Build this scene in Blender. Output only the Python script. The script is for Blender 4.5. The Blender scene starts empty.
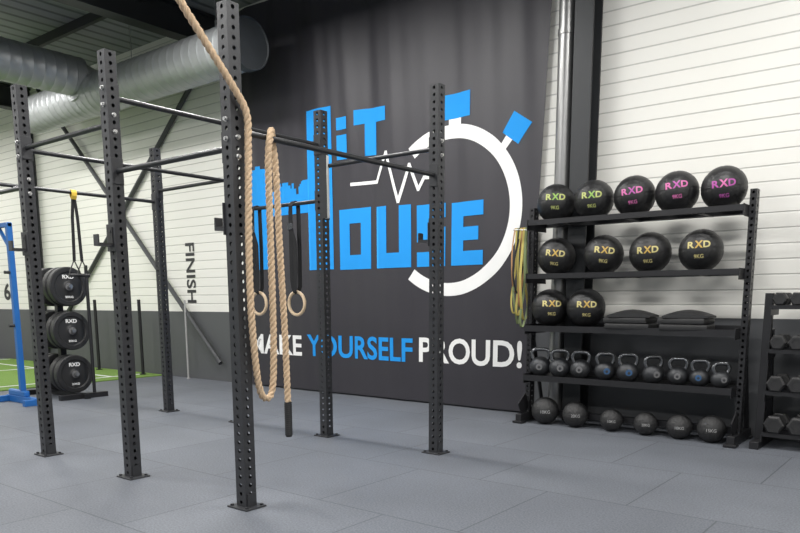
import bpy, bmesh, math, random
from mathutils import Vector, Matrix
random.seed(7)
scene=bpy.context.scene
COL=scene.collection
try:
    scene.view_settings.view_transform='Standard'
except Exception: pass

# ---------------------------------------------------------------- materials
def nn(nt,t,**k):
    n=nt.nodes.new(t)
    for a,b in k.items(): setattr(n,a,b)
    return n
def mat(name,c,rough=.5,metal=0,nscale=0,namt=.15,bump=0,bscale=None,emit=0):
    m=bpy.data.materials.new(name); m.use_nodes=True
    nt=m.node_tree; b=nt.nodes['Principled BSDF']
    b.inputs['Base Color'].default_value=(*c,1)
    b.inputs['Roughness'].default_value=rough; b.inputs['Metallic'].default_value=metal
    tc=nn(nt,'ShaderNodeTexCoord')
    if nscale:
        n=nn(nt,'ShaderNodeTexNoise'); n.inputs['Scale'].default_value=nscale; n.inputs['Detail'].default_value=4
        nt.links.new(tc.outputs['Object'],n.inputs['Vector'])
        mx=nn(nt,'ShaderNodeMix',data_type='RGBA')
        mx.inputs[6].default_value=(*[x*(1-namt) for x in c],1); mx.inputs[7].default_value=(*[min(1,x*(1+namt)) for x in c],1)
        nt.links.new(n.outputs['Fac'],mx.inputs[0]); nt.links.new(mx.outputs[2],b.inputs['Base Color'])
    if bump:
        n2=nn(nt,'ShaderNodeTexNoise'); n2.inputs['Scale'].default_value=bscale or 80; n2.inputs['Detail'].default_value=3
        nt.links.new(tc.outputs['Object'],n2.inputs['Vector'])
        bp=nn(nt,'ShaderNodeBump'); bp.inputs['Strength'].default_value=bump; bp.inputs['Distance'].default_value=.01
        nt.links.new(n2.outputs['Fac'],bp.inputs['Height']); nt.links.new(bp.outputs['Normal'],b.inputs['Normal'])
    if emit:
        b.inputs['Emission Color'].default_value=(*c,1); b.inputs['Emission Strength'].default_value=emit
    return m
M={}
M['steel']=mat('powder_coated_steel',(.033,.034,.038),.42,.15,6,.12,.12,220)
M['rack']=mat('black_rack_steel',(.014,.014,.016),.42,.15,6,.12,.1,220)
M['zinc']=mat('zinc_bolt',(.55,.55,.55),.3,1,20,.1)
M['barsteel']=mat('dark_bar',(.034,.035,.038),.33,.4,10,.1)
M['rope']=mat('jute_rope',(.60,.44,.29),.9,0,60,.3,.5,300)
M['whip']=mat('rope_whipping',(.012,.012,.013),.6,0,50,.2)
M['wood']=mat('birch_wood',(.64,.49,.33),.45,0,14,.2)
M['strap']=mat('black_webbing',(.008,.008,.010),.8,0,90,.2,.3,400)
M['yellow']=mat('yellow_webbing',(.72,.50,.06),.7,0,50,.1)
M['banner']=mat('dark_banner_cloth',(.029,.027,.034),.5,0,3,.10,.12,250)
M['white']=mat('white_print',(.82,.82,.81),.75,0,8,.03)
M['blue']=mat('blue_print',(.004,.27,.72),.8,0,8,.04)
M['leather']=mat('black_vinyl',(.012,.012,.013),.40,0,12,.15,.3,140)
M['rubber']=mat('black_rubber',(.016,.016,.017),.50,0,30,.2,.2,200)
M['slam']=mat('textured_rubber',(.018,.018,.019),.55,0,40,.3,.6,60)
M['iron']=mat('cast_iron',(.034,.036,.040),.38,.3,30,.2,.3,150)
M['grip']=mat('worn_steel_grip',(.15,.155,.165),.26,.8,40,.2)
M['pink']=mat('pink_print',(.56,.13,.34),.6,0,9,.04)
M['purple']=mat('purple_print',(.38,.07,.31),.6,0,9,.04)
M['gold']=mat('yellow_print',(.52,.45,.18),.6,0,9,.04)
M['ochre']=mat('ochre_print',(.46,.30,.06),.6,0,9,.04)
M['lime']=mat('lime_print',(.42,.46,.14),.6,0,9,.04)
M['green']=mat('green_print',(.24,.40,.08),.6,0,9,.04)
M['grey']=mat('grey_print',(.30,.30,.30),.6,0,9,.04)
M['badge']=mat('badge_grey',(.15,.15,.155),.5,.2,9,.04)
M['badgeblue']=mat('badge_blue',(.03,.09,.20),.5,.1,9,.04)
M['bluesteel']=mat('blue_painted_steel',(.016,.12,.38),.4,.1,8,.1)
M['bandy']=mat('yellow_latex',(.44,.36,.09),.6,0,10,.1)
M['bandg']=mat('olive_latex',(.15,.19,.08),.6,0,10,.1)
M['bando']=mat('orange_latex',(.38,.20,.08),.6,0,10,.1)
M['duct']=mat('galvanised_duct',(.37,.385,.395),.45,.55,5,.2,.05,30)
M['ductin']=mat('duct_interior',(.04,.045,.05),.6,.2,8,.2)
M['beam']=mat('dark_beam_paint',(.028,.030,.033),.5,.2,6,.1)
M['pipe']=mat('galvanised_pipe',(.26,.26,.26),.32,.6,6,.12)
M['brace']=mat('brace_paint',(.06,.062,.066),.5,.3,6,.1)
M['sign']=mat('black_lettering',(.03,.03,.032),.6,0,9,.04)
M['baseboard']=mat('dark_grey_panel',(.078,.081,.087),.5,0,3,.08)
M['fixture']=mat('fixture_white',(.7,.7,.7),.5,0,9,.03)
M['led']=mat('led_diffuser',(1,.98,.95),.5,0,0,0,0,None,6)
M['plastic']=mat('white_plastic',(.70,.70,.68),.5,0,20,.06)
M['palepole']=mat('pale_grey_pole',(.34,.34,.34),.5,0,20,.06)
M['turfline']=mat('white_turf_line',(.70,.72,.70),.9,0,60,.1,.4,300)

def floor_mat():
    m=bpy.data.materials.new('rubber_tile_floor'); m.use_nodes=True; nt=m.node_tree; b=nt.nodes['Principled BSDF']; L=nt.links.new
    tc=nn(nt,'ShaderNodeTexCoord')
    br=nn(nt,'ShaderNodeTexBrick'); br.offset=0.5
    br.inputs['Color1'].default_value=(.106,.115,.134,1); br.inputs['Color2'].default_value=(.122,.132,.152,1)
    br.inputs['Mortar'].default_value=(.058,.064,.074,1); br.inputs['Scale'].default_value=1
    br.inputs['Mortar Size'].default_value=.005; br.inputs['Mortar Smooth'].default_value=.2
    br.inputs['Brick Width'].default_value=1.0; br.inputs['Row Height'].default_value=1.0
    L(tc.outputs['Object'],br.inputs['Vector'])
    n=nn(nt,'ShaderNodeTexNoise'); n.inputs['Scale'].default_value=90; n.inputs['Detail'].default_value=3
    L(tc.outputs['Object'],n.inputs['Vector'])
    n3=nn(nt,'ShaderNodeTexNoise'); n3.inputs['Scale'].default_value=1.3; n3.inputs['Detail'].default_value=5
    L(tc.outputs['Object'],n3.inputs['Vector'])
    r=nn(nt,'ShaderNodeMapRange'); r.inputs['From Min'].default_value=.3; r.inputs['From Max'].default_value=.7; r.inputs['To Min'].default_value=.70; r.inputs['To Max'].default_value=1.30
    L(n.outputs['Fac'],r.inputs['Value'])
    r3=nn(nt,'ShaderNodeMapRange'); r3.inputs['From Min'].default_value=.3; r3.inputs['From Max'].default_value=.7; r3.inputs['To Min'].default_value=.90; r3.inputs['To Max'].default_value=1.10
    L(n3.outputs['Fac'],r3.inputs['Value'])
    mu=nn(nt,'ShaderNodeMath',operation='MULTIPLY'); L(r.outputs[0],mu.inputs[0]); L(r3.outputs[0],mu.inputs[1])
    v=nn(nt,'ShaderNodeVectorMath',operation='SCALE'); L(br.outputs['Color'],v.inputs[0]); L(mu.outputs[0],v.inputs['Scale'])
    L(v.outputs[0],b.inputs['Base Color']); b.inputs['Roughness'].default_value=.6
    bp=nn(nt,'ShaderNodeBump'); bp.inputs['Strength'].default_value=.25; bp.inputs['Distance'].default_value=.004
    L(n.outputs['Fac'],bp.inputs['Height']); L(bp.outputs['Normal'],b.inputs['Normal'])
    return m
def turf_mat():
    m=mat('green_turf',(.17,.29,.055),.9,0,60,.35,.9,400); return m
def ribbed(name,c,dark,axis,pitch,rough,line=.06,metal=0,bumps=.6):
    m=bpy.data.materials.new(name); m.use_nodes=True; nt=m.node_tree; b=nt.nodes['Principled BSDF']; L=nt.links.new
    tc=nn(nt,'ShaderNodeTexCoord'); s=nn(nt,'ShaderNodeSeparateXYZ'); L(tc.outputs['Object'],s.inputs[0])
    d=nn(nt,'ShaderNodeMath',operation='DIVIDE'); L(s.outputs[axis],d.inputs[0]); d.inputs[1].default_value=pitch
    f=nn(nt,'ShaderNodeMath',operation='FRACT'); L(d.outputs[0],f.inputs[0])
    a=nn(nt,'ShaderNodeMath',operation='SUBTRACT'); L(f.outputs[0],a.inputs[0]); a.inputs[1].default_value=.5
    ab=nn(nt,'ShaderNodeMath',operation='ABSOLUTE'); L(a.outputs[0],ab.inputs[0])
    mr=nn(nt,'ShaderNodeMapRange'); mr.inputs['From Min'].default_value=.5-line; mr.inputs['From Max'].default_value=.5-line*.3
    L(ab.outputs[0],mr.inputs['Value'])
    n=nn(nt,'ShaderNodeTexNoise'); n.inputs['Scale'].default_value=1.5; L(tc.outputs['Object'],n.inputs['Vector'])
    mx0=nn(nt,'ShaderNodeMix',data_type='RGBA'); mx0.inputs[6].default_value=(*[x*.94 for x in c],1); mx0.inputs[7].default_value=(*c,1); L(n.outputs['Fac'],mx0.inputs[0])
    mx=nn(nt,'ShaderNodeMix',data_type='RGBA'); L(mr.outputs[0],mx.inputs[0]); L(mx0.outputs[2],mx.inputs[6]); mx.inputs[7].default_value=(*dark,1)
    L(mx.outputs[2],b.inputs['Base Color']); b.inputs['Roughness'].default_value=rough; b.inputs['Metallic'].default_value=metal
    bp=nn(nt,'ShaderNodeBump'); bp.inputs['Strength'].default_value=bumps; bp.inputs['Distance'].default_value=.02; bp.invert=True
    L(mr.outputs[0],bp.inputs['Height']); L(bp.outputs['Normal'],b.inputs['Normal'])
    return m
M['floor']=floor_mat(); M['turf']=turf_mat()
M['wall']=ribbed('white_ribbed_cladding',(.79,.78,.735),(.52,.515,.49),2,.125,.5,.07,0,.35)
M['deck']=ribbed('grey_metal_deck',(.22,.235,.245),(.09,.10,.105),0,.25,.5,.2)

# ---------------------------------------------------------------- mesh helpers
def newbm(): return bmesh.new()
def finish(bm,name,m,smooth=True,ang=35):
    bmesh.ops.recalc_face_normals(bm,faces=bm.faces)
    me=bpy.data.meshes.new(name); bm.to_mesh(me); bm.free()
    me.materials.append(M[m] if isinstance(m,str) else m)
    if smooth:
        for p in me.polygons: p.use_smooth=True
        me.set_sharp_from_angle(angle=math.radians(ang))
    return me
def box(bm,c,s,rot=None,bev=0):
    r=bmesh.ops.create_cube(bm,size=1)
    vs=r['verts']
    mt=Matrix.Translation(Vector(c))@(rot.to_4x4() if rot else Matrix())@Matrix.Diagonal((*s,1))
    bmesh.ops.transform(bm,matrix=mt,verts=vs)
    if bev:
        es=list({e for v in vs for e in v.link_edges})
        bmesh.ops.bevel(bm,geom=es,offset=bev,segments=2,affect='EDGES',profile=.5)
def cyl(bm,p0,p1,r,seg=16,r2=None,cap=True):
    p0=Vector(p0);p1=Vector(p1);d=p1-p0
    q=Vector((0,0,1)).rotation_difference(d.normalized())
    mt=Matrix.Translation((p0+p1)/2)@q.to_matrix().to_4x4()
    bmesh.ops.create_cone(bm,cap_ends=cap,segments=seg,radius1=r,radius2=r if r2 is None else r2,depth=d.length,matrix=mt)
def sweep(bm,pts,sec,closed=False,upv=Vector((0,0,1))):
    n=len(pts); rings=[]; prev=None
    pts=[Vector(p) for p in pts]
    for i,p in enumerate(pts):
        if closed: t=pts[(i+1)%n]-pts[i-1]
        else: t=pts[min(i+1,n-1)]-pts[max(i-1,0)]
        t.normalize()
        if prev is None:
            a=t.cross(upv)
            if a.length<1e-3: a=t.cross(Vector((1,0,0)))
            a.normalize()
        else:
            a=prev-t*prev.dot(t); a.normalize()
        prev=a; b=t.cross(a)
        rings.append([bm.verts.new(p+a*x+b*y) for x,y in sec])
    m=len(sec)
    for i in range(n if closed else n-1):
        r0=rings[i]; r1=rings[(i+1)%n]
        for j in range(m):
            bm.faces.new((r0[j],r0[(j+1)%m],r1[(j+1)%m],r1[j]))
    if not closed:
        bm.faces.new(rings[0]); bm.faces.new(list(reversed(rings[-1])))
def circ(r,n=8): return [(r*math.cos(2*math.pi*i/n),r*math.sin(2*math.pi*i/n)) for i in range(n)]
def lathe(bm,prof,seg=32,axis='Z',c=(0,0,0)):
    rings=[]; c=Vector(c)
    def P(r,h,a):
        x=r*math.cos(a); y=r*math.sin(a)
        return c+(Vector((x,y,h)) if axis=='Z' else Vector((h,x,y)) if axis=='X' else Vector((x,h,y)))
    for r,h in prof:
        if r<1e-6: rings.append([bm.verts.new(P(0,h,0))])
        else: rings.append([bm.verts.new(P(r,h,2*math.pi*i/seg)) for i in range(seg)])
    for a,b in zip(rings,rings[1:]):
        for i in range(seg):
            j=(i+1)%seg
            if len(a)==1 and len(b)==1: continue
            if len(a)==1: bm.faces.new((a[0],b[i],b[j]))
            elif len(b)==1: bm.faces.new((a[i],a[j],b[0]))
            else: bm.faces.new((a[i],a[j],b[j],b[i]))
def thing(name,label,cat,loc,group=None,rotz=0):
    o=bpy.data.objects.new(name,None); o.empty_display_size=.1; o.location=loc; o.rotation_euler=(0,0,rotz)
    COL.objects.link(o); o['label']=label; o['category']=cat
    if group: o['group']=group
    return o
def tmesh(name,me,label,cat,loc=(0,0,0),group=None,rotz=0):
    o=bpy.data.objects.new(name,me); o.location=loc; o.rotation_euler=(0,0,rotz); COL.objects.link(o)
    o['label']=label; o['category']=cat
    if group: o['group']=group
    return o
def part(name,me,parent,loc=(0,0,0),label=None,rot=(0,0,0)):
    o=bpy.data.objects.new(name,me); COL.objects.link(o); o.parent=parent; o.location=loc; o.rotation_euler=rot
    if label: o['label']=label
    return o
def struct(name,me,loc=(0,0,0)):
    o=bpy.data.objects.new(name,me); COL.objects.link(o); o.location=loc; o['kind']='structure'; return o
def copytree(src,loc,rotz=None,**kw):
    o=src.copy(); COL.objects.link(o); o.location=loc
    if rotz is not None: o.rotation_euler=(0,0,rotz)
    for k,v in kw.items(): o[k]=v
    def rec(s,d):
        for ch in list(s.children):
            c=ch.copy(); COL.objects.link(c); c.parent=d; rec(ch,c)
    rec(src,o); return o
def textbm(s,x0,x1,z0,z1,bold=.02,step=None):
    cu=bpy.data.curves.new('t','FONT'); cu.body=s; cu.size=1; cu.offset=bold; cu.resolution_u=4
    ob=bpy.data.objects.new('t',cu); COL.objects.link(ob)
    dg=bpy.context.evaluated_depsgraph_get(); dg.update()
    me=bpy.data.meshes.new_from_object(ob.evaluated_get(dg))
    bpy.data.objects.remove(ob); bpy.data.curves.remove(cu)
    bm=bmesh.new(); bm.from_mesh(me); bpy.data.meshes.remove(me)
    xs=[v.co.x for v in bm.verts]; ys=[v.co.y for v in bm.verts]
    a,b,c,d=min(xs),max(xs),min(ys),max(ys)
    for v in bm.verts:
        v.co=Vector((x0+(v.co.x-a)/(b-a)*(x1-x0),0,z0+(v.co.y-c)/(d-c)*(z1-z0)))
    if step: slicegrid(bm,step)
    return bm
def slicegrid(bm,step,stepz=None):
    stepz=stepz or step
    xs=[v.co.x for v in bm.verts]; zs=[v.co.z for v in bm.verts]
    x=math.floor(min(xs)/step)*step+step
    while x<max(xs):
        bmesh.ops.bisect_plane(bm,geom=bm.verts[:]+bm.edges[:]+bm.faces[:],plane_co=(x,0,0),plane_no=(1,0,0)); x+=step
    z=math.floor(min(zs)/stepz)*stepz+stepz
    while z<max(zs):
        bmesh.ops.bisect_plane(bm,geom=bm.verts[:]+bm.edges[:]+bm.faces[:],plane_co=(0,0,z),plane_no=(0,0,1)); z+=stepz
def flatmesh(bm,name,m):
    bmesh.ops.recalc_face_normals(bm,faces=bm.faces)
    me=bpy.data.meshes.new(name); bm.to_mesh(me); bm.free(); me.materials.append(M[m]); return me

# ---------------------------------------------------------------- holed tube
def holed_tube(wu,wv,n,pitch=.05,hr=.0125,name='upright',m='steel'):
    bm=newbm(); th=.004
    def side(o,ax,nrm,w):
        for i in range(n):
            zc=i*pitch+pitch/2
            def P(a,b,dn=0): return bm.verts.new(o+ax*a+Vector((0,0,zc+b))-nrm*dn)
            h=w/2; q=pitch/2
            outer=[(h,0),(h,q),(0,q),(-h,q),(-h,0),(-h,-q),(0,-q),(h,-q)]
            ov=[P(a,b) for a,b in outer]
            iv=[P(hr*math.cos(k*math.pi/4),hr*math.sin(k*math.pi/4)) for k in range(8)]
            dv=[P(hr*math.cos(k*math.pi/4),hr*math.sin(k*math.pi/4),th) for k in range(8)]
            for k in range(8):
                l=(k+1)%8
                bm.faces.new((ov[k],ov[l],iv[l],iv[k])); bm.faces.new((iv[k],iv[l],dv[l],dv[k]))
    side(Vector((0,-wv/2,0)),Vector((1,0,0)),Vector((0,-1,0)),wu)
    side(Vector((0,wv/2,0)),Vector((-1,0,0)),Vector((0,1,0)),wu)
    side(Vector((wu/2,0,0)),Vector((0,1,0)),Vector((1,0,0)),wv)
    side(Vector((-wu/2,0,0)),Vector((0,-1,0)),Vector((-1,0,0)),wv)
    bmesh.ops.remove_doubles(bm,verts=bm.verts,dist=.0003)
    Ht=n*pitch
    f=[bm.verts.new((sx*wu/2,sy*wv/2,Ht)) for sx,sy in((-1,-1),(1,-1),(1,1),(-1,1))]; bm.faces.new(f)
    bmesh.ops.remove_doubles(bm,verts=bm.verts,dist=.0003)
    me=bpy.data.meshes.new(name); bm.to_mesh(me); bm.free(); me.materials.append(M[m]); return me

# ================================================================ ROOM
UL,UR,VF,W,HC=-18.0,4.5,-6.0,6.73,4.95
def slab(x0,x1,y0,y1,z0,z1):
    bm=newbm(); box(bm,((x0+x1)/2,(y0+y1)/2,(z0+z1)/2),(x1-x0,y1-y0,z1-z0)); return bm
struct('floor',finish(slab(UL,UR,VF,W+.2,-.1,0),'floor','floor',False))
struct('wall_back',finish(slab(UL,UR,W,W+.2,0,HC+.1),'wall_back','wall',False))
struct('wall_left',finish(slab(UL-.2,UL,VF,W+.2,0,HC+.1),'wall_left','wall',False))
struct('wall_right',finish(slab(UR,UR+.2,VF,W+.2,0,HC+.1),'wall_right','wall',False))
struct('ceiling',finish(slab(UL,UR,VF,W+.2,HC,HC+.1),'ceiling','deck',False))
struct('baseboard_back',finish(slab(UL,UR,W-.02,W,0,1.01),'baseboard_back','baseboard',False))
def ibeam(bm,p,axis,L,w,h,t=.02):
    x,y,z=p
    if axis=='Z':
        box(bm,(x,y-h/2+t/2,z+L/2),(w,t,L)); box(bm,(x,y+h/2-t/2,z+L/2),(w,t,L)); box(bm,(x,y,z+L/2),(t,h-2*t,L))
    else:
        box(bm,(x,y+L/2,z-h/2+t/2),(w,L,t)); box(bm,(x,y+L/2,z+h/2-t/2),(w,L,t)); box(bm,(x,y+L/2,z),(t,L,h-2*t))
k=1
for u in(-13.9,-8.52,-3.035,2.2):
    if u!=-8.52:
        bm=newbm(); ibeam(bm,(u,W-.12,0),'Z',HC,.18,.2); struct('trim_%d'%k,finish(bm,'column','beam',False)); k+=1
    bm=newbm(); ibeam(bm,(u,VF,HC-.2),'Y',W-VF,.22,.38); struct('trim_%d'%k,finish(bm,'rafter','beam',False)); k+=1
for v in(5.6,4.4,3.2,2.0,.8):
    bm=newbm(); box(bm,((UL+UR)/2,v,HC-.06),(UR-UL,.06,.12)); struct('trim_%d'%k,finish(bm,'purlin','beam',False)); k+=1
br=thing('wind_bracing','dark steel crossed wind braces on white cladding wall','brace',(-11.2,W-.05,0))
for a,b,y in(((-13.8,0,5.26),(-8.6,0,.27),-.030),((-8.6,0,4.53),(-13.8,0,.3),.005)):
    bm=newbm(); A=Vector(a)-Vector((-11.2,0,0)); B=Vector(b)-Vector((-11.2,0,0)); A.y=B.y=y
    if A.z>4.85:
        t=(A.z-4.85)/(A.z-B.z); A=A.lerp(B,t)
    cyl(bm,A,B,.035,10); part('brace_rod',finish(bm,'brace','brace'),br)
bm=newbm(); cyl(bm,(0,0,0),(0,0,HC),.080,24)
for z in(.6,2.1,3.6): cyl(bm,(0,0,z),(0,0,z+.05),.088,24)
tmesh('drain_pipe',finish(bm,'drain_pipe','pipe'),'grey galvanised round vertical pipe beside the banner','pipe',(-3.255,6.635,0))
bm=slab(-15.5,-10.05,-3,6.69,0,.012)
t=tmesh('turf_lane',finish(bm,'turf','turf',False),'green artificial turf sprint lane running to the wall','turf')
for u in(-10.45,-12.9,-15.3):
    bm=slab(u-.025,u+.025,-3,6.6,.012,.015); part('lane_line',finish(bm,'lane_line','turfline',False),t,label='white painted lane line')
for v in(1.0,3.5,6.0):
    bm=slab(-15.3,-10.48,v-.025,v+.025,.0121,.0148); part('lane_line',finish(bm,'lane_line','turfline',False),t,label='white painted lane line')
bm=textbm('FINISH',-.44,.44,-.11,.11,.02)
bmesh.ops.rotate(bm,verts=bm.verts,cent=(0,0,0),matrix=Matrix.Rotation(math.radians(90),3,'Y'))
tmesh('finish_sign',flatmesh(bm,'finish','sign'),'black FINISH lettering running down the white wall','wall lettering',(-9.31,W-.006,1.58))
bm=textbm('6',-.14,.14,-.17,.17,.03)
tmesh('lane_number',flatmesh(bm,'number','sign'),'black number 6 on the white wall','wall lettering',(-15.43,W-.006,1.36))

def duct_mesh(n,r,axis='X',step=.15):
    bm=newbm(); prof=[]
    for i in range(n):
        x=i*step
        prof+= [(r,x+(.0001 if i else 0)),(r,x+step-.020),(r+.004,x+step-.013),(r+.004,x+step-.008),(r,x+step)]
    lathe(bm,prof,40,axis); return finish(bm,'duct','duct',True,60)
du=thing('ventilation_duct','galvanised spiral ventilation ducts hung under the ceiling','duct',(-6.84,5.9,4.08))
part('duct_section',duct_mesh(35,.27),du,(-5.28,0,0))
part('duct_section',duct_mesh(47,.265,'Y'),du,(-3.5,-7.2,.22))
bm=newbm(); lathe(bm,[(.280,-.12),(.288,-.115),(.288,0),(.280,.003),(.272,-.015),(.18,-.02),(0,-.022)],40,'X')
part('duct_end',finish(bm,'duct_end','ductin'),du,label='dark open duct end grille')
bm=newbm(); cyl(bm,(-3.5,-.2,.16),(-3.5,.2,.05),.278,32)
part('duct_elbow',finish(bm,'duct_joint','duct'),du)
for x,y,z0 in((-.6,0,.27),(-2.4,0,.27),(-4.6,0,.27),(-3.5,-2.5,.48),(-3.5,-5,.48)):
    bm=newbm(); cyl(bm,(x,y,z0),(x,y,HC-4.08),.006,6)
    part('hanger_wire',finish(bm,'hanger','zinc'),du)

for i,(u,v,m,l,rr) in enumerate(((-10.38,6.5,'rack','black pole standing by the turf lane',.026),(-9.35,6.62,'palepole','thin pale pole standing against the dark base panel',.014),(-11.7,6.5,'rack','black pole standing on the turf lane',.026))):
    bm=newbm(); cyl(bm,(0,0,0),(0,0,.012),rr*2,20); cyl(bm,(0,0,.012),(0,0,1.18),rr,12)
    tmesh('marker_pole',finish(bm,'pole',m),l,'pole',(u,v,.012 if i!=1 else 0))

# ================================================================ BANNER
BU,BV=-5.72,6.655
def disp(u,z):
    a=.35+.65*min(1,max(0,z/4.2))
    return (.022*math.sin(u*5.1+.5*math.sin(z*1.1))+.010*math.sin(u*11.3+z*.7+1)+.003*math.sin(u*27+z*1.3))*a
ban=thing('banner','dark charcoal cloth wall banner with blue and white stopwatch logo','banner',(BU,BV,0))
bm=newbm(); NX,NZ=220,60; grid=[]
for i in range(NX+1):
    row=[]
    for j in range(NZ+1):
        z=.02+j/NZ*4.86; ul=-7.94; ur=min(-3.62+.18*z/4.0,-3.41)
        u=ul+i/NX*(ur-ul); row.append(bm.verts.new((u-BU,disp(u,z),z)))
    grid.append(row)
for i in range(NX):
    for j in range(NZ): bm.faces.new((grid[i][j],grid[i+1][j],grid[i+1][j+1],grid[i][j+1]))
part('banner_cloth',finish(bm,'banner_cloth','banner',True,80),ban)
def gfx(name,m,off,rects=(),polys=(),bm=None,label=None):
    bm=bm or newbm()
    for a,b,c,d in rects:
        bm.faces.new([bm.verts.new((x,0,z)) for x,z in((a,c),(b,c),(b,d),(a,d))])
    for p in polys: bm.faces.new([bm.verts.new((x,0,z)) for x,z in p])
    slicegrid(bm,.03,.25)
    for v in bm.verts:
        u,z=v.co.x,v.co.z; v.co=Vector((u-BU,disp(u,z)-off,z))
    me=flatmesh(bm,name,m)
    for p in me.polygons: p.use_smooth=True
    return part(name,me,ban,label=label)
# one big H shared by both lines: two stems and a crossbar topped by a fine skyline
Hr=[(-7.88,-7.42,1.58,2.80),(-6.72,-6.30,1.55,3.46),(-7.42,-6.72,2.26,2.46)]
rs=random.Random(3); x=-7.42; prevh=.06
while x<-6.735:
    wbar=rs.choice((.022,.03,.042)); wbar=min(wbar,-6.72-x)
    prevh=min(.20,max(.02,prevh+rs.choice((-.07,-.04,.03,.06,.09)))); Hr.append((x,x+wbar,2.46,2.46+prevh)); x+=wbar
x=-7.88
while x<-7.435:
    wbar=min(rs.choice((.03,.045)),-7.42-x); Hr.append((x,x+wbar,2.80,2.80+rs.choice((.01,.04,.07,.11)))); x+=wbar
gfx('logo_letter','blue',.005,Hr,label='tall blue letter H with fine skyline crossbar')
gfx('logo_letter','blue',.005,[(-6.22,-6.06,3.17,3.31),(-6.22,-6.06,2.83,3.11)],label='blue block letter i')
gfx('logo_letter','blue',.005,polys=[[(-5.95,3.19),(-5.79,3.19),(-5.79,2.83),(-5.61,2.82),(-5.61,3.18),(-5.46,3.18),(-5.46,3.33),(-5.95,3.36)]],label='blue block letter T')
gfx('logo_letter','blue',.005,[(-6.20,-6.04,1.54,2.25),(-5.86,-5.70,1.54,2.25),(-6.04,-5.86,1.54,1.71),(-6.04,-5.86,2.08,2.25)],label='blue block letter O')
gfx('logo_letter','blue',.005,[(-5.61,-5.45,1.54,2.24),(-5.26,-5.10,1.54,2.23),(-5.45,-5.26,1.54,1.71)],label='blue block letter U')
gfx('logo_letter','blue',.005,[(-5.02,-4.64,1.54,1.70),(-4.80,-4.64,1.70,1.81),(-5.02,-4.64,1.81,1.96),(-5.02,-4.86,1.96,2.06),(-5.02,-4.64,2.06,2.21)],label='blue block letter S')
gfx('logo_letter','blue',.005,[(-4.56,-4.40,1.54,2.20),(-4.40,-4.14,1.54,1.69),(-4.40,-4.20,1.80,1.94),(-4.40,-4.14,2.05,2.20)],label='blue block letter E')
polys=[]; C=(-4.59,2.11)
a0,a1,N=math.radians(-128),math.radians(127),70
for i in range(N):
    t0=a0+(a1-a0)*i/N; t1=a0+(a1-a0)*(i+1)/N
    polys.append([(C[0]+r*math.cos(t),C[1]+r*math.sin(t)) for r,t in((.755,t0),(.895,t0),(.895,t1),(.755,t1))])
bm=newbm()
for p in polys: bm.faces.new([bm.verts.new((x,0,z)) for x,z in p])
bmesh.ops.remove_doubles(bm,verts=bm.verts,dist=.0005)
gfx('stopwatch_ring','white',.003,bm=bm,label='white stopwatch ring outline')
gfx('stopwatch_crown','blue',.005,[(-4.71,-4.33,3.06,3.31)],label='blue stopwatch crown')
gfx('stopwatch_crown_stem','white',.004,[(-4.61,-4.45,2.98,3.06)])
gfx('stopwatch_button','blue',.005,polys=[[(-3.93,2.83),(-3.75,2.70),(-3.61,2.89),(-3.80,3.02)]],label='blue stopwatch side button')
gfx('stopwatch_button_stem','white',.004,polys=[[(-3.95,2.72),(-3.89,2.67),(-3.80,2.77),(-3.87,2.82)]])
pp=[(-6.0,2.53),(-5.60,2.52),(-5.45,2.83),(-5.27,2.27),(-5.12,2.66),(-5.00,2.38),(-4.92,2.50),(-4.70,2.48)]
polys=[]; w=.019
for (x0,z0),(x1,z1) in zip(pp,pp[1:]):
    d=Vector((x1-x0,z1-z0)).normalized(); n_=Vector((-d.y,d.x))*w; e=d*w*.6
    polys.append([(x0-e.x+n_.x,z0-e.y+n_.y),(x0-e.x-n_.x,z0-e.y-n_.y),(x1+e.x-n_.x,z1+e.y-n_.y),(x1+e.x+n_.x,z1+e.y+n_.y)])
gfx('pulse_line','white',.0065,polys=polys,label='white heartbeat line')
for s,a,b,c,d,m in(('MAKE',-7.91,-6.90,.455,.72,'white'),('YOURSELF',-6.80,-5.08,.46,.74,'blue'),('PROUD!',-4.99,-3.66,.47,.755,'white')):
    gfx('slogan_word',m,.005,bm=textbm(s,a,b,c,d,.022),label='%s printed word %s'%(m,s))

# ================================================================ RIG
ua,va,S,D=-3.2256,2.6380,1.1784,1.8821
rig=thing('pull_up_rig','dark grey perforated steel pull-up rig standing on rubber floor','rig',(ua,va,0))
up=holed_tube(.08,.08,54)
bm=newbm(); box(bm,(0,0,.005),(.17,.15,.01),bev=.002)
for sx in(-1,1):
    for sy in(-1,1): cyl(bm,(sx*.065,sy*.055,.008),(sx*.065,sy*.055,.02),.011,6)
    box(bm,(sx*.0435,0,.045),(.006,.06,.08))
foot=finish(bm,'base_plate','steel',False)
posts={}
names='A B C H D E F G'.split()
for k,(i,j) in enumerate([(0,0),(1,0),(2,0),(3,0),(0,1),(1,1),(2,1),(3,1)]):
    u=-i*S; v=j*D
    o=part('upright',up,rig,(u,v,.01)); posts[names[k]]=(u,v); part('base_plate',foot,o,(0,0,-.01))
bm=newbm(); cyl(bm,(0,0,-.004),(0,0,.0),.014,12); cyl(bm,(0,0,-.001),(0,0,.012),.010,6); boltme=finish(bm,'bolt','zinc')
bm=newbm(); box(bm,(0,0,0),(.078,.008,.16),bev=.002); flange=finish(bm,'mounting_flange','steel',False)
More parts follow.
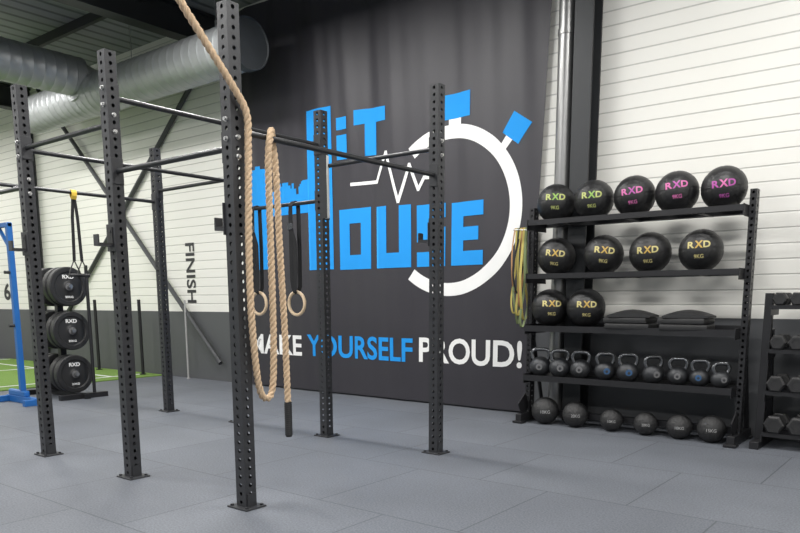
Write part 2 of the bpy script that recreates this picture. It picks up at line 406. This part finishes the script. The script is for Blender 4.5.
def bar(a,b,z,r=.0165):
    A=Vector((*posts[a],z)); B=Vector((*posts[b],z)); d=(B-A).normalized()
    A2=A+d*.04; B2=B-d*.04
    bm=newbm(); cyl(bm,A2-A,B2-A,r,16)
    o=part('pull_up_bar',finish(bm,'pull_up_bar','barsteel'),rig,A)
    ang=0 if abs(d.y)>.5 else math.pi/2
    for P,sg in((A2,1),(B2,-1)):
        part('mounting_flange',flange,o,P-A+d*sg*.004,rot=(0,0,ang))
    for P,sg in((A,-1),(B,1)):
        out=d*sg*.044
        q=Vector((0,0,1)).rotation_difference(d*sg).to_euler()
        for dz in(-.05,.05): part('bolt',boltme,o,P-A+out+Vector((0,0,dz)),rot=q)
bar('A','D',2.08); bar('B','E',2.44); bar('C','F',2.27); bar('H','G',2.18)
bar('A','B',1.99); bar('B','C',2.28); bar('C','H',2.01)
bar('D','E',2.27); bar('E','F',2.0); bar('F','G',2.29)
def jhook_mesh(m='steel'):
    bm=newbm()
    box(bm,(0,-.046,0),(.10,.008,.17),bev=.002)
    box(bm,(-.046,-.01,0),(.008,.07,.17),bev=.002)
    box(bm,(0,-.10,-.05),(.05,.10,.012)); box(bm,(0,-.15,-.02),(.05,.012,.07))
    cyl(bm,(.0,-.048,.04),(.0,-.060,.04),.012,10)
    return finish(bm,'j_hook',m,False)
jm=jhook_mesh()
bm=newbm(); box(bm,(0,-.10,-.04),(.052,.085,.008)); box(bm,(0,-.053,.01),(.052,.006,.108)); jl=finish(bm,'liner','rubber',False)
def jhook(p,z,rot,lab='dark steel barbell hook clamped on rig upright'):
    u,v=posts[p]; o=thing('barbell_hook',lab,'barbell hook',(ua+u,va+v,z),'barbell hooks on the rig uprights',rot)
    part('hook_bracket',jm,o); part('protective_liner',jl,o); return o
jhook('A',1.62,-math.pi/2); jhook('B',1.58,0); jhook('D',1.66,-math.pi/2); jhook('C',1.60,0)
o=thing('safety_bracket','dark bracket with white plastic liner on rig upright','bracket',(ua-S,va+D,2.1))
bm=newbm(); box(bm,(.044,0,0),(.008,.08,.52),bev=.002); box(bm,(.07,-.043,0),(.05,.006,.5)); part('bracket_plate',finish(bm,'b','steel',False),o)
bm=newbm(); box(bm,(.072,-.02,0),(.035,.04,.5),bev=.006); part('plastic_liner',finish(bm,'l','plastic',False),o,label='white plastic liner strip')

# ================================================================ CLIMBING ROPE
def catmull(P,step=.02):
    P=[Vector(p) for p in P]; out=[]
    Q=[P[0]*2-P[1]]+P+[P[-1]*2-P[-2]]
    for i in range(1,len(Q)-2):
        a,b,c,d=Q[i-1:i+3]; n=max(2,int((c-b).length/step))
        for k in range(n):
            t=k/n
            out.append(.5*((2*b)+(c-a)*t+(2*a-5*b+4*c-d)*t*t+(3*b-a-3*c+d)*t**3))
    out.append(P[-1]); return out
rx=ua
RP=[(rx+.0,1.35,4.9),(rx+.02,1.62,4.1),(rx+.05,1.98,3.15),(rx+.07,2.24,2.68),(rx+.07,2.42,2.47),(rx+.075,2.60,2.27),(rx+.070,2.68,2.16),(rx+.068,2.685,2.0),(rx+.085,2.66,1.72),(rx+.085,2.650,1.45),(rx+.080,2.655,1.1),(rx+.060,2.70,.75),(rx+.045,2.755,.63),(rx+.035,2.83,.67),(rx+.037,2.85,1.0),(rx+.037,2.85,1.5),(rx+.040,2.85,1.95),(rx+.034,2.875,2.085),(rx+.0,2.915,2.122),(rx-.036,2.955,2.07),(rx-.038,2.975,1.9),(rx-.036,2.985,1.5),(rx-.03,3.0,1.0),(rx-.02,3.0,.57)]
rope=thing('climbing_rope','thick beige twisted climbing rope looped over rig bar','rope',(rx,2.8,0))
path=catmull([Vector(p)-Vector((rx,2.8,0)) for p in RP],.011)
bm=newbm(); prev=None; strands=[[],[],[]]; Ls=0
for i,p in enumerate(path):
    t=(path[min(i+1,len(path)-1)]-path[max(i-1,0)]).normalized()
    a=t.cross(Vector((0,1,0))) if prev is None else prev-t*prev.dot(t)
    a.normalize(); prev=a; b=t.cross(a)
    if i: Ls+=(path[i]-path[i-1]).length
    for k in range(3):
        ph=2*math.pi*(Ls/.105+k/3); strands[k].append(p+(a*math.cos(ph)+b*math.sin(ph))*.0098)
for s_ in strands: sweep(bm,s_,circ(.0112,7))
part('rope_strands',finish(bm,'rope_strands','rope',True,80),rope)
bm=newbm(); e=path[-1]
prof=[]; z=0
while z<.2: prof+=[(.022,-z),(.024,-z-.005),(.022,-z-.01)]; z+=.012
lathe(bm,[(0,.0)]+prof+[(.018,-z-.01),(0,-z-.01)],16,'Z',e); part('rope_whipping',finish(bm,'whip','whip'),rope,label='black whipped rope end')
bm=newbm(); cyl(bm,path[0],path[0]+Vector((0,0,.05)),.04,12); part('ceiling_anchor',finish(bm,'anchor','zinc'),rope)

# ================================================================ GYM RINGS
def ribbon(bm,pts,w,t,wdir):
    wdir=Vector(wdir)
    n=len(pts); rings=[]
    for i,p in enumerate(pts):
        p=Vector(p); tg=(Vector(pts[min(i+1,n-1)])-Vector(pts[max(i-1,0)])).normalized()
        nn_=tg.cross(wdir).normalized()
        rings.append([bm.verts.new(p+wdir*sx*w/2+nn_*sy*t/2) for sx,sy in((-1,-1),(1,-1),(1,1),(-1,1))])
    for a,b in zip(rings,rings[1:]):
        for j in range(4): bm.faces.new((a[j],a[(j+1)%4],b[(j+1)%4],b[j]))
    bm.faces.new(rings[0]); bm.faces.new(rings[-1][::-1])
ringz=1.15
bm=newbm(); bmesh_r=[(.10*math.cos(2*math.pi*i/40),0,.10*math.sin(2*math.pi*i/40)) for i in range(40)]
sweep(bm,bmesh_r,circ(.0145,12),closed=True,upv=Vector((0,1,0))); ringme=finish(bm,'ring','wood',True,80)
bm=newbm()
pts=[(0,.0,.082),(0,-.02,.10),(-.016,-.022,.14)]+[(-.028,-.022,.14+k*.068) for k in range(1,10)]+[(-.024,-.022,.835),(-.01,-.012,.868),(0,0,.874),(.01,.012,.868),(.024,.022,.835),(.030,.022,.5),(.024,.022,.14),(0,.02,.10),(0,0,.082)]
ribbon(bm,pts,.048,.003,(1,0,0))
pts=[(-.02,-.03,.66),(.035,-.035,.52),(.042,-.04,.3),(.036,-.045,.12)]; ribbon(bm,pts,.042,.003,(1,0,0))
strapme=finish(bm,'strap','strap',False)
bm=newbm(); box(bm,(-.024,-.034,.66),(.060,.014,.055),bev=.004); buckme=finish(bm,'buckle','grip',False)
r0=thing('gymnastic_ring','wooden gymnastic ring hanging on black strap from rig bar','gymnastic ring',(-5.24,va+D,ringz),'gymnastic rings on the rig')
part('ring',ringme,r0,label='pale wooden ring'); part('strap',strapme,r0,label='black webbing strap'); part('buckle',buckme,r0,label='grey metal cam buckle')
copytree(r0,(-4.74,va+D,ringz))
o=thing('suspension_trainer','black suspension trainer hanging from bar by yellow loop','suspension trainer',(ua-3*S,3.62,0))
bm=newbm()
pts=[(0,.0,2.12),(.018,0,2.15),(.02,0,2.18),(.012,0,2.2),(0,0,2.203),(-.012,0,2.2),(-.02,0,2.18),(-.018,0,2.15),(0,0,2.12)]
ribbon(bm,pts,.05,.005,(0,1,0)); part('anchor_loop',finish(bm,'loop','yellow',False),o,label='yellow anchor loop')
bm=newbm()
for y in(-.025,.025):
    ribbon(bm,[(0,y*.3,2.13),(0,y,1.95),(0,y*1.3,1.7),(0,y*1.5,1.55)],.03,.004,(0,1,0))
part('strap',finish(bm,'s','strap',False),o)
for y in(-.04,.04):
    bm=newbm()
    ribbon(bm,[(0,y,1.56),(0,y-.05,1.45),(0,y-.05,1.42)],.02,.003,(1,0,0)); ribbon(bm,[(0,y,1.56),(0,y+.05,1.45),(0,y+.05,1.42)],.02,.003,(1,0,0))
    cyl(bm,(0,y-.06,1.42),(0,y+.06,1.42),.017,12)
    part('handle',finish(bm,'h','rubber'),o)

# ================================================================ SHELF RACK
RU0,RU1,RV=-3.3825,-1.4636,6.32
rc=(RU0+RU1)/2; hw=(RU1-RU0)/2
rk=thing('storage_rack','black steel storage rack with balls and kettlebells by the wall','rack',(rc,RV,0))
rp=holed_tube(.05,.09,39,.05,.012,'rack_post','rack')
for sx in(-1,1):
    fr=part('side_frame',rp,rk,(sx*hw,0,.07))
    bm=newbm()
    box(bm,(0,.05,-.02),(.06,.54,.08),bev=.004); box(bm,(0,-.20,-.055),(.10,.09,.02),bev=.003); box(bm,(0,.28,-.055),(.10,.09,.02),bev=.003)
    cyl(bm,(0,.28,.02),(0,.04,.75),.02,8)
    box(bm,(0,-.12,.10),(.01,.16,.16),rot=Matrix.Rotation(.6,3,'X'))
    part('foot',finish(bm,'foot','rack',False),fr)
shz=[(1.885,.38,0),(1.40,.40,0),(.93,.42,1),(.465,.44,1)]
for z,dp_,solid in shz:
    bm=newbm(); L=2*hw-.052
    y0=-.19; y1=y0+dp_
    if solid:
        box(bm,(0,(y0+y1)/2,z-.012),(L,dp_,.004))
        box(bm,(0,y0,z-.022),(L,.004,.055)); box(bm,(0,y1,z-.0),(L,.004,.05))
    else:
        for yy in(y0+.03,y1-.03):
            box(bm,(0,yy,z-.03),(L,.045,.004)); box(bm,(0,yy+(-.022 if yy<.1 else .022),z-.012),(L,.004,.045))
        for xx in(-.6,0,.6): box(bm,(xx,(y0+y1)/2,z-.035),(.04,dp_-.06,.006))
    for sx in(-1,1):
        box(bm,(sx*(L/2-.004),(y0+y1)/2,z-.03),(.006,dp_,.09))
    part('shelf',finish(bm,'shelf','rack',False),rk)
bm=newbm(); box(bm,(0,.02,.10),(2*hw-.05,.05,.05)); part('crossbeam',finish(bm,'cb','rack',False),rk)
bm=newbm(); cyl(bm,(-hw-.025,-.08,1.82),(-hw-.17,-.08,1.83),.010,10); part('peg',finish(bm,'peg','zinc'),rk,label='steel peg for bands')
BL={'bandy':'yellow latex resistance band hanging on the rack','bandg':'olive green latex resistance band hanging on the rack','bando':'orange latex resistance band hanging on the rack','strap':'black latex resistance band hanging on the rack'}
for k,(m,x,len_,w) in enumerate((('bandg',-.036,.93,.020),('bandy',-.054,.86,.022),('bando',-.072,.74,.016),('bandy',-.090,.82,.020),('strap',-.106,.66,.018),('bandg',-.122,.90,.018),('bandy',-.138,.80,.016),('bando',-.152,.60,.012))):
    bm=newbm(); n=60; pts=[]
    for i in range(n+1):
        a=2*math.pi*i/n; rr=.050+.022*math.sin(k*2.1)
        zz=-len_/2+len_/2*math.cos(a); dn=-zz/len_
        yy=rr*math.sin(a)*(.3+1.3*dn)+.026*math.sin(zz*8+k*1.9)*dn
        sgn=1 if a<math.pi else -1
        pts.append((.012*math.sin(zz*9+k*1.7)*dn+sgn*.014*math.sin(a)**2*math.sin(zz*5+k),yy,zz))
    ribbon(bm,pts,w,.004,(.9,.43,0))
    tmesh('resistance_band',finish(bm,'band',m,False),BL[m],'resistance band',(rc-hw+x,RV-.08,1.843),'resistance bands on the rack')

def ball_mesh(R):
    bm=newbm(); nu,nv=96,48; rows=[]
    for j in range(nv+1):
        th=math.pi*j/nv
        if j in(0,nv): rows.append([bm.verts.new((0,-R*math.cos(th),0))]); continue
        row=[]
        for i in range(nu):
            ph=2*math.pi*i/nu
            r=R
            if i%12==0 and .2*math.pi<th<.8*math.pi: r*=.984
            if j in(10,nv-10): r*=.984
            if j==nv//2: r*=.984
            row.append(bm.verts.new((r*math.sin(th)*math.cos(ph),-r*math.cos(th),r*math.sin(th)*math.sin(ph))))
        rows.append(row)
    for a,b in zip(rows,rows[1:]):
        for i in range(nu):
            l=(i+1)%nu
            if len(a)==1: bm.faces.new((a[0],b[i],b[l]))
            elif len(b)==1: bm.faces.new((a[i],a[l],b[0]))
            else: bm.faces.new((a[i],a[l],b[l],b[i]))
    return finish(bm,'ball_cover','leather',True,80)
def wraptext(s,R,x0,x1,z0,z1,m,bold=.03,lift=1.006):
    bm=textbm(s,x0,x1,z0,z1,bold,R*.12); rr=R*lift
    for v in bm.verts:
        v.co.y=-math.sqrt(max(1e-6,rr*rr-v.co.x**2-v.co.z**2))
    return flatmesh(bm,'lettering',m)
BR=.175
bmesh_ball=ball_mesh(BR)
tm={}
for key,m,x in(('pink','pink','purple'),('purple','purple','pink'),('gold','gold','ochre'),('lime','lime','green')):
    tm[key]=(wraptext('R',BR,-.086,-.034,.006,.060,m,.03),wraptext('X',BR,-.032,.032,.004,.064,x,.03),wraptext('D',BR,.034,.086,.006,.060,m,.03),wraptext('9KG',BR,-.036,.036,-.076,-.046,m,.015))
proto={}
cn={'pink':'pink','gold':'yellow','lime':'lime green','purple':'purple magenta'}
rows=[([(-3.17,'lime'),(-2.80,'lime'),(-2.43,'pink'),(-2.07,'pink'),(-1.70,'purple')],2.05),
      ([(-3.15,'gold'),(-2.69,'gold'),(-2.27,'gold'),(-1.85,'gold')],1.568),
      ([(-3.20,'gold'),(-2.84,'gold')],1.098)]
for lst,z in rows:
    for u,m in lst:
        v=RV+.02; rot=math.atan2(-u,v)+random.uniform(-.15,.15)
        lab='black stitched medicine ball with %s lettering on the rack shelf'%cn[m]
        if m not in proto:
            o=thing('medicine_ball',lab,'medicine ball',(u,v,z),'medicine balls on the rack',rot)
            part('ball_cover',bmesh_ball,o)
            part('printed_letter',tm[m][0],o,label=cn[m]+' printed letter R'); part('printed_letter',tm[m][1],o,label='printed letter X in another tone'); part('printed_letter',tm[m][2],o,label=cn[m]+' printed letter D'); part('weight_mark',tm[m][3],o,label=cn[m]+' printed weight')
            proto[m]=o
        else: o=copytree(proto[m],(u,v,z),rot)
        o.rotation_euler=(random.uniform(-.08,.12),random.uniform(-.12,.12),rot)
def slam_mesh(R):
    bm=newbm(); bmesh.ops.create_icosphere(bm,subdivisions=4,radius=R)
    for v in bm.verts:
        n=v.co.normalized(); v.co=n*R*(1+.012*max(-1,min(1,3*math.sin(14*n.x)*math.sin(14*n.y)*math.sin(14*n.z))))
    return finish(bm,'slam',  'slam',True,80)
for u,R in((-3.17,.128),(-2.86,.118),(-2.51,.100),(-2.20,.100),(-1.91,.105),(-1.65,.113)):
    o=thing('slam_ball','textured black rubber slam ball on the floor under the rack','slam ball',(u,6.24,R*1.0),'slam balls under the rack',math.atan2(-u,6.2))
    part('ball_body',slam_mesh(R),o)
    part('weight_mark',wraptext('%dKG'%random.choice((10,15,20)),R,-R*.34,R*.34,-R*.10,R*.14,'grey',.01,1.02),o,label='grey weight mark')
def kb_mesh(R):
    bm=newbm(); prof=[(0,0)]
    for i in range(1,19):
        a=-math.pi/2+.52+ (math.pi-.52)*i/18.
        prof.append((R*math.cos(a),(R+R*math.sin(a)-.13*R)*.94))
    prof.insert(1,(R*.55,0)); prof[-1]=(0,prof[-1][1])
    lathe(bm,prof,32,'Z'); return finish(bm,'body','iron',True,80)
def kb_handle(R):
    bm=newbm(); zt=R*1.87+.022+R*.34
    P=[(-R*.55,0,R*1.35),(-R*.74,0,R*1.70),(-R*.78,0,zt-.03),(-R*.52,0,zt-.003),(0,0,zt),(R*.52,0,zt-.003),(R*.78,0,zt-.03),(R*.74,0,R*1.70),(R*.55,0,R*1.35)]
    sweep(bm,catmull([Vector(p) for p in P],.008),circ(.0175,12),upv=Vector((0,1,0))); return finish(bm,'handle','grip',True,80)
for i,u in enumerate((-3.27,-3.06,-2.85,-2.62,-2.40,-2.18,-1.97,-1.79,-1.62)):
    R=(.103,.101,.098,.096,.097,.093,.089,.085,.080)[i]*.99
    o=thing('kettlebell','dark cast iron kettlebell with grey handle on rack shelf','kettlebell',(u,6.30+random.uniform(-.015,.02),.4665-.010),'kettlebells on the lower shelf',math.radians(random.uniform(2,45)))
    part('body',kb_mesh(R),o); part('handle',kb_handle(R),o,label='worn grey steel handle')
    bl=i in(3,4,7)
    bm=newbm(); cyl(bm,(0,-R*.985,R*.85),(0,-R*.90,R*.85),R*.30,20); part('weight_badge',finish(bm,'badge','badgeblue' if bl else 'badge'),o,label='round blue weight badge' if bl else 'round grey weight badge')
def abmat():
    bm=newbm(); nx,ny=16,8; L,Wd,Hh=.37,.25,.05
    top=[];bot=[]
    for i in range(nx+1):
        a=[];b=[]
        for j in range(ny+1):
            x=-L/2+L*i/nx; y=-Wd/2+Wd*j/ny
            ed=1 if (0<i<nx and 0<j<ny) else .7
            a.append(bm.verts.new((x,y,.015+Hh*(math.sin(math.pi*(i/nx))**.7)*ed*(.6+.4*math.sin(math.pi*j/ny)))))
            b.append(bm.verts.new((x,y,0)))
        top.append(a);bot.append(b)
    for i in range(nx):
        for j in range(ny):
            bm.faces.new((top[i][j],top[i+1][j],top[i+1][j+1],top[i][j+1])); bm.faces.new((bot[i][j+1],bot[i+1][j+1],bot[i+1][j],bot[i][j]))
    for i in range(nx):
        for j in(0,ny): bm.faces.new((top[i][j],top[i+1][j],bot[i+1][j],bot[i][j]))
    for j in range(ny):
        for i in(0,nx): bm.faces.new((top[i][j],top[i][j+1],bot[i][j+1],bot[i][j]))
    return finish(bm,'pad','rubber',True,50)
am=abmat()
bm=newbm(); box(bm,(0,0,.024),(.385,.26,.048),bev=.010)
blk=finish(bm,'block','rubber',True,30)
for u in(-2.375,-1.90):
    tmesh('foam_block',blk,'flat black foam block under a domed sit-up pad','foam block',(u,6.25,.921),'foam blocks on the rack',.03)
    tmesh('foam_block',blk,'flat black foam block under a domed sit-up pad','foam block',(u-.015,6.26,.972),'foam blocks on the rack',-.05)
    tmesh('sit_up_pad',am,'black domed sit-up pad stacked on foam block','sit-up pad',(u+.01,6.255,1.023),'sit-up pads on the rack',.02)

# ================================================================ DUMBBELL RACK
dk=thing('dumbbell_rack','black steel dumbbell rack with four tiers beside the wall','dumbbell rack',(-.68,6.40,0))
for sx in(-1,1):
    bm=newbm(); box(bm,(sx*.62,-.08,.61),(.06,.06,1.22),bev=.004); box(bm,(sx*.62,.02,.03),(.07,.56,.06),bev=.004); box(bm,(sx*.62,.14,.5),(.05,.05,.9),rot=Matrix.Rotation(.25,3,'X'))
    part('side_frame',finish(bm,'sf','rack',False),dk)
tiers=(1.10,.76,.43,.10)
for z in tiers:
    bm=newbm()
    for y in(-.15,.05): box(bm,(0,y,z),(1.18,.05,.006)); box(bm,(0,y-.025,z+.012),(1.18,.005,.03)); box(bm,(0,y+.025,z+.012),(1.18,.005,.03))
    for sx in(-1,1): box(bm,(sx*.587,-.05,z-.02),(.01,.28,.06))
    part('tier',finish(bm,'tier','rack',False),dk)
def db(R,L):
    out=[]
    for s in(-1,1):
        hb=newbm()
        y0=s*(L/2-.075); y1=s*L/2
        prof=[(0,y0),(R*.8,y0),(R,y0+s*.012),(R,y1-s*.012),(R*.8,y1),(R*.5,y1),(R*.5,y1-s*.004),(0,y1-s*.004)]
        lathe(hb,prof,6,'Y'); out.append(finish(hb,'head','rubber',False))
    h=newbm(); cyl(h,(0,-(L/2-.07),0),(0,L/2-.07,0),.015,12)
    return out[0],out[1],finish(h,'grip','grip')
for z,R,n_ in((1.10,.055,10),(.76,.062,9),(.43,.070,8),(.10,.078,7)):
    h1,h2,gr=db(R,.28); first=None
    for i in range(n_):
        u=-1.265+R+i*((1.17-2*R)/(n_-1)); p=(u,6.35,z+.028+R*.866)
        if first is None:
            first=thing('dumbbell','black rubber hex dumbbell on the rack','dumbbell',p,'dumbbells on the rack'); part('weight_head',h1,first); part('weight_head',h2,first); part('handle',gr,first,label='knurled grey handle')
        else: copytree(first,p)

# ================================================================ LEFT SIDE: plate tree, blue frame
pt=thing('plate_tree','black steel plate storage tree loaded with bumper plates','plate tree',(-8.95,4.50,0))
bm=newbm(); box(bm,(0,0,.03),(1.1,.07,.06),bev=.004); box(bm,(-.45,0,.03),(.07,.6,.06),bev=.004); box(bm,(.45,0,.03),(.07,.6,.06),bev=.004); part('base',finish(bm,'base','rack',False),pt)
bm=newbm(); box(bm,(0,0,.80),(.075,.075,1.50),bev=.004); part('post',finish(bm,'post','rack',False),pt)
for z in(1.35,.82,.29):
    for s in(-1,1):
        bm=newbm(); cyl(bm,(s*.03,0,z),(s*.34,0,z),.024,16)
        part('peg',finish(bm,'peg','zinc'),pt)
bm=newbm(); cyl(bm,(.45,.14,.05),(.45,.14,1.60),.02,12); part('bar_holder',finish(bm,'bh','rack'),pt)
def plate_mesh():
    bm=newbm(); R=.235; t=.045
    pr=[(.0255,-t),(.05,-t),(.055,-t+.006),(.085,-t+.012),(.17,-t+.012),(.18,-t),(R-.01,-t),(R,-t+.01)]
    pr=pr+[(r,-h) for r,h in pr[::-1]]
    lathe(bm,pr+[pr[0]],56,'X'); return finish(bm,'disc','rubber',True,40)
pm=plate_mesh()
bm=newbm(); lathe(bm,[(.0255,-.047),(.045,-.047),(.047,-.04),(.047,.04),(.045,.047),(.0255,.047),(.0255,-.047)],28,'X'); hub=finish(bm,'hub','badge',True,40)
def flat_x(s,x0,x1,z0,z1,m,xoff):
    bm=textbm(s,x0,x1,z0,z1,.03)
    for v in bm.verts: v.co=Vector((xoff,v.co.x,v.co.z))
    return flatmesh(bm,'lettering',m)
l1=flat_x('RXD',-.07,.07,.095,.14,'white',.0345); l2=flat_x('20KG',-.05,.05,-.136,-.110,'white',.0345)
first=None
for z in(1.35,.82,.29):
    for x in(.13,.245,-.14,-.25):
        p=(-8.95+x,4.50,z-.002)
        if first is None:
            first=thing('bumper_plate','black rubber bumper plate with white lettering on the tree','weight plate',p,'bumper plates on the tree')
            part('plate_disc',pm,first); part('hub_ring',hub,first,label='steel hub ring'); part('lettering',l1,first,label='white letters'); part('weight_mark',l2,first,label='white weight mark')
        else: copytree(first,p)

bf=thing('blue_equipment_frame','blue painted steel upright frame on a heavy base','equipment frame',(-8.68,3.86,0))
bm=newbm(); box(bm,(0,0,.04),(.72,.07,.08),bev=.006); box(bm,(-.1,0,.11),(.42,.07,.08),bev=.02); box(bm,(.33,0,.035),(.07,.30,.07),bev=.006); box(bm,(-.33,0,.035),(.07,.30,.07),bev=.006); part('base',finish(bm,'base','bluesteel',False),bf)
bm=newbm(); box(bm,(.0,0,1.10),(.06,.06,1.90),bev=.005); part('post',finish(bm,'post','bluesteel',False),bf)
bm=newbm(); box(bm,(-.35,0,2.03),(.76,.05,.05),bev=.005); box(bm,(-.14,0,1.90),(.36,.03,.03),rot=Matrix.Rotation(math.radians(45),3,'Y')); part('top_arm',finish(bm,'arm','bluesteel',False),bf)
for z in(.9,1.5):
    bm=newbm(); cyl(bm,(0,-.028,z),(0,-.09,z),.018,12); part('adjuster_knob',finish(bm,'knob','rubber'),bf)

# ================================================================ LIGHTS
bm=newbm(); box(bm,(0,0,.03),(1.6,.22,.05),bev=.005); hous=finish(bm,'housing','fixture',False)
bm=newbm(); box(bm,(0,0,0),(1.54,.16,.012)); dif=finish(bm,'diffuser','led',False)
ld=bpy.data.lights.new('lamp','AREA'); ld.shape='RECTANGLE'; ld.size=1.5; ld.size_y=.4; ld.energy=93; ld.color=(1,.985,.955)
for u in(-15.5,-11.5,-6.8,-4.8,-1.2,2.5):
    for v in(-2.2,1.5,4.6):
        o=thing('ceiling_light','long white linear LED light under the ceiling','ceiling light',(u,v,4.45),'linear lights under the ceiling')
        part('housing',hous,o); part('diffuser',dif,o,label='glowing diffuser')
        for x in(-.6,.6):
            bm=newbm(); cyl(bm,(x,0,.05),(x,0,.5),.004,6)
            part('suspension_wire',finish(bm,'wire','zinc'),o)
        l=bpy.data.objects.new('lamp',ld); COL.objects.link(l); l.parent=o; l.location=(0,0,-.02)
w=bpy.data.worlds.new('World'); scene.world=w; w.use_nodes=True
w.node_tree.nodes['Background'].inputs[0].default_value=(.85,.93,1,1); w.node_tree.nodes['Background'].inputs[1].default_value=.36

# ================================================================ CAMERA
h,f,psi,t,ro,cy=1.1868,725.1615,0.6700,-0.1602,-0.0039,416.0124
fw=Vector((-math.sin(psi)*math.cos(t),math.cos(psi)*math.cos(t),math.sin(t)))
r=Vector((math.cos(psi),math.sin(psi),0)); upv=r.cross(fw)
r2=r*math.cos(ro)+upv*math.sin(ro); u2=-r*math.sin(ro)+upv*math.cos(ro)
cam=bpy.data.cameras.new('camera'); co=bpy.data.objects.new('camera',cam); COL.objects.link(co)
mm=Matrix((r2,u2,-fw)).transposed().to_4x4(); mm.translation=(0,0,h); co.matrix_world=mm
cam.sensor_width=36; cam.lens=f*36/800; cam.shift_y=(cy-266.5)/800; cam.clip_end=100
scene.camera=co
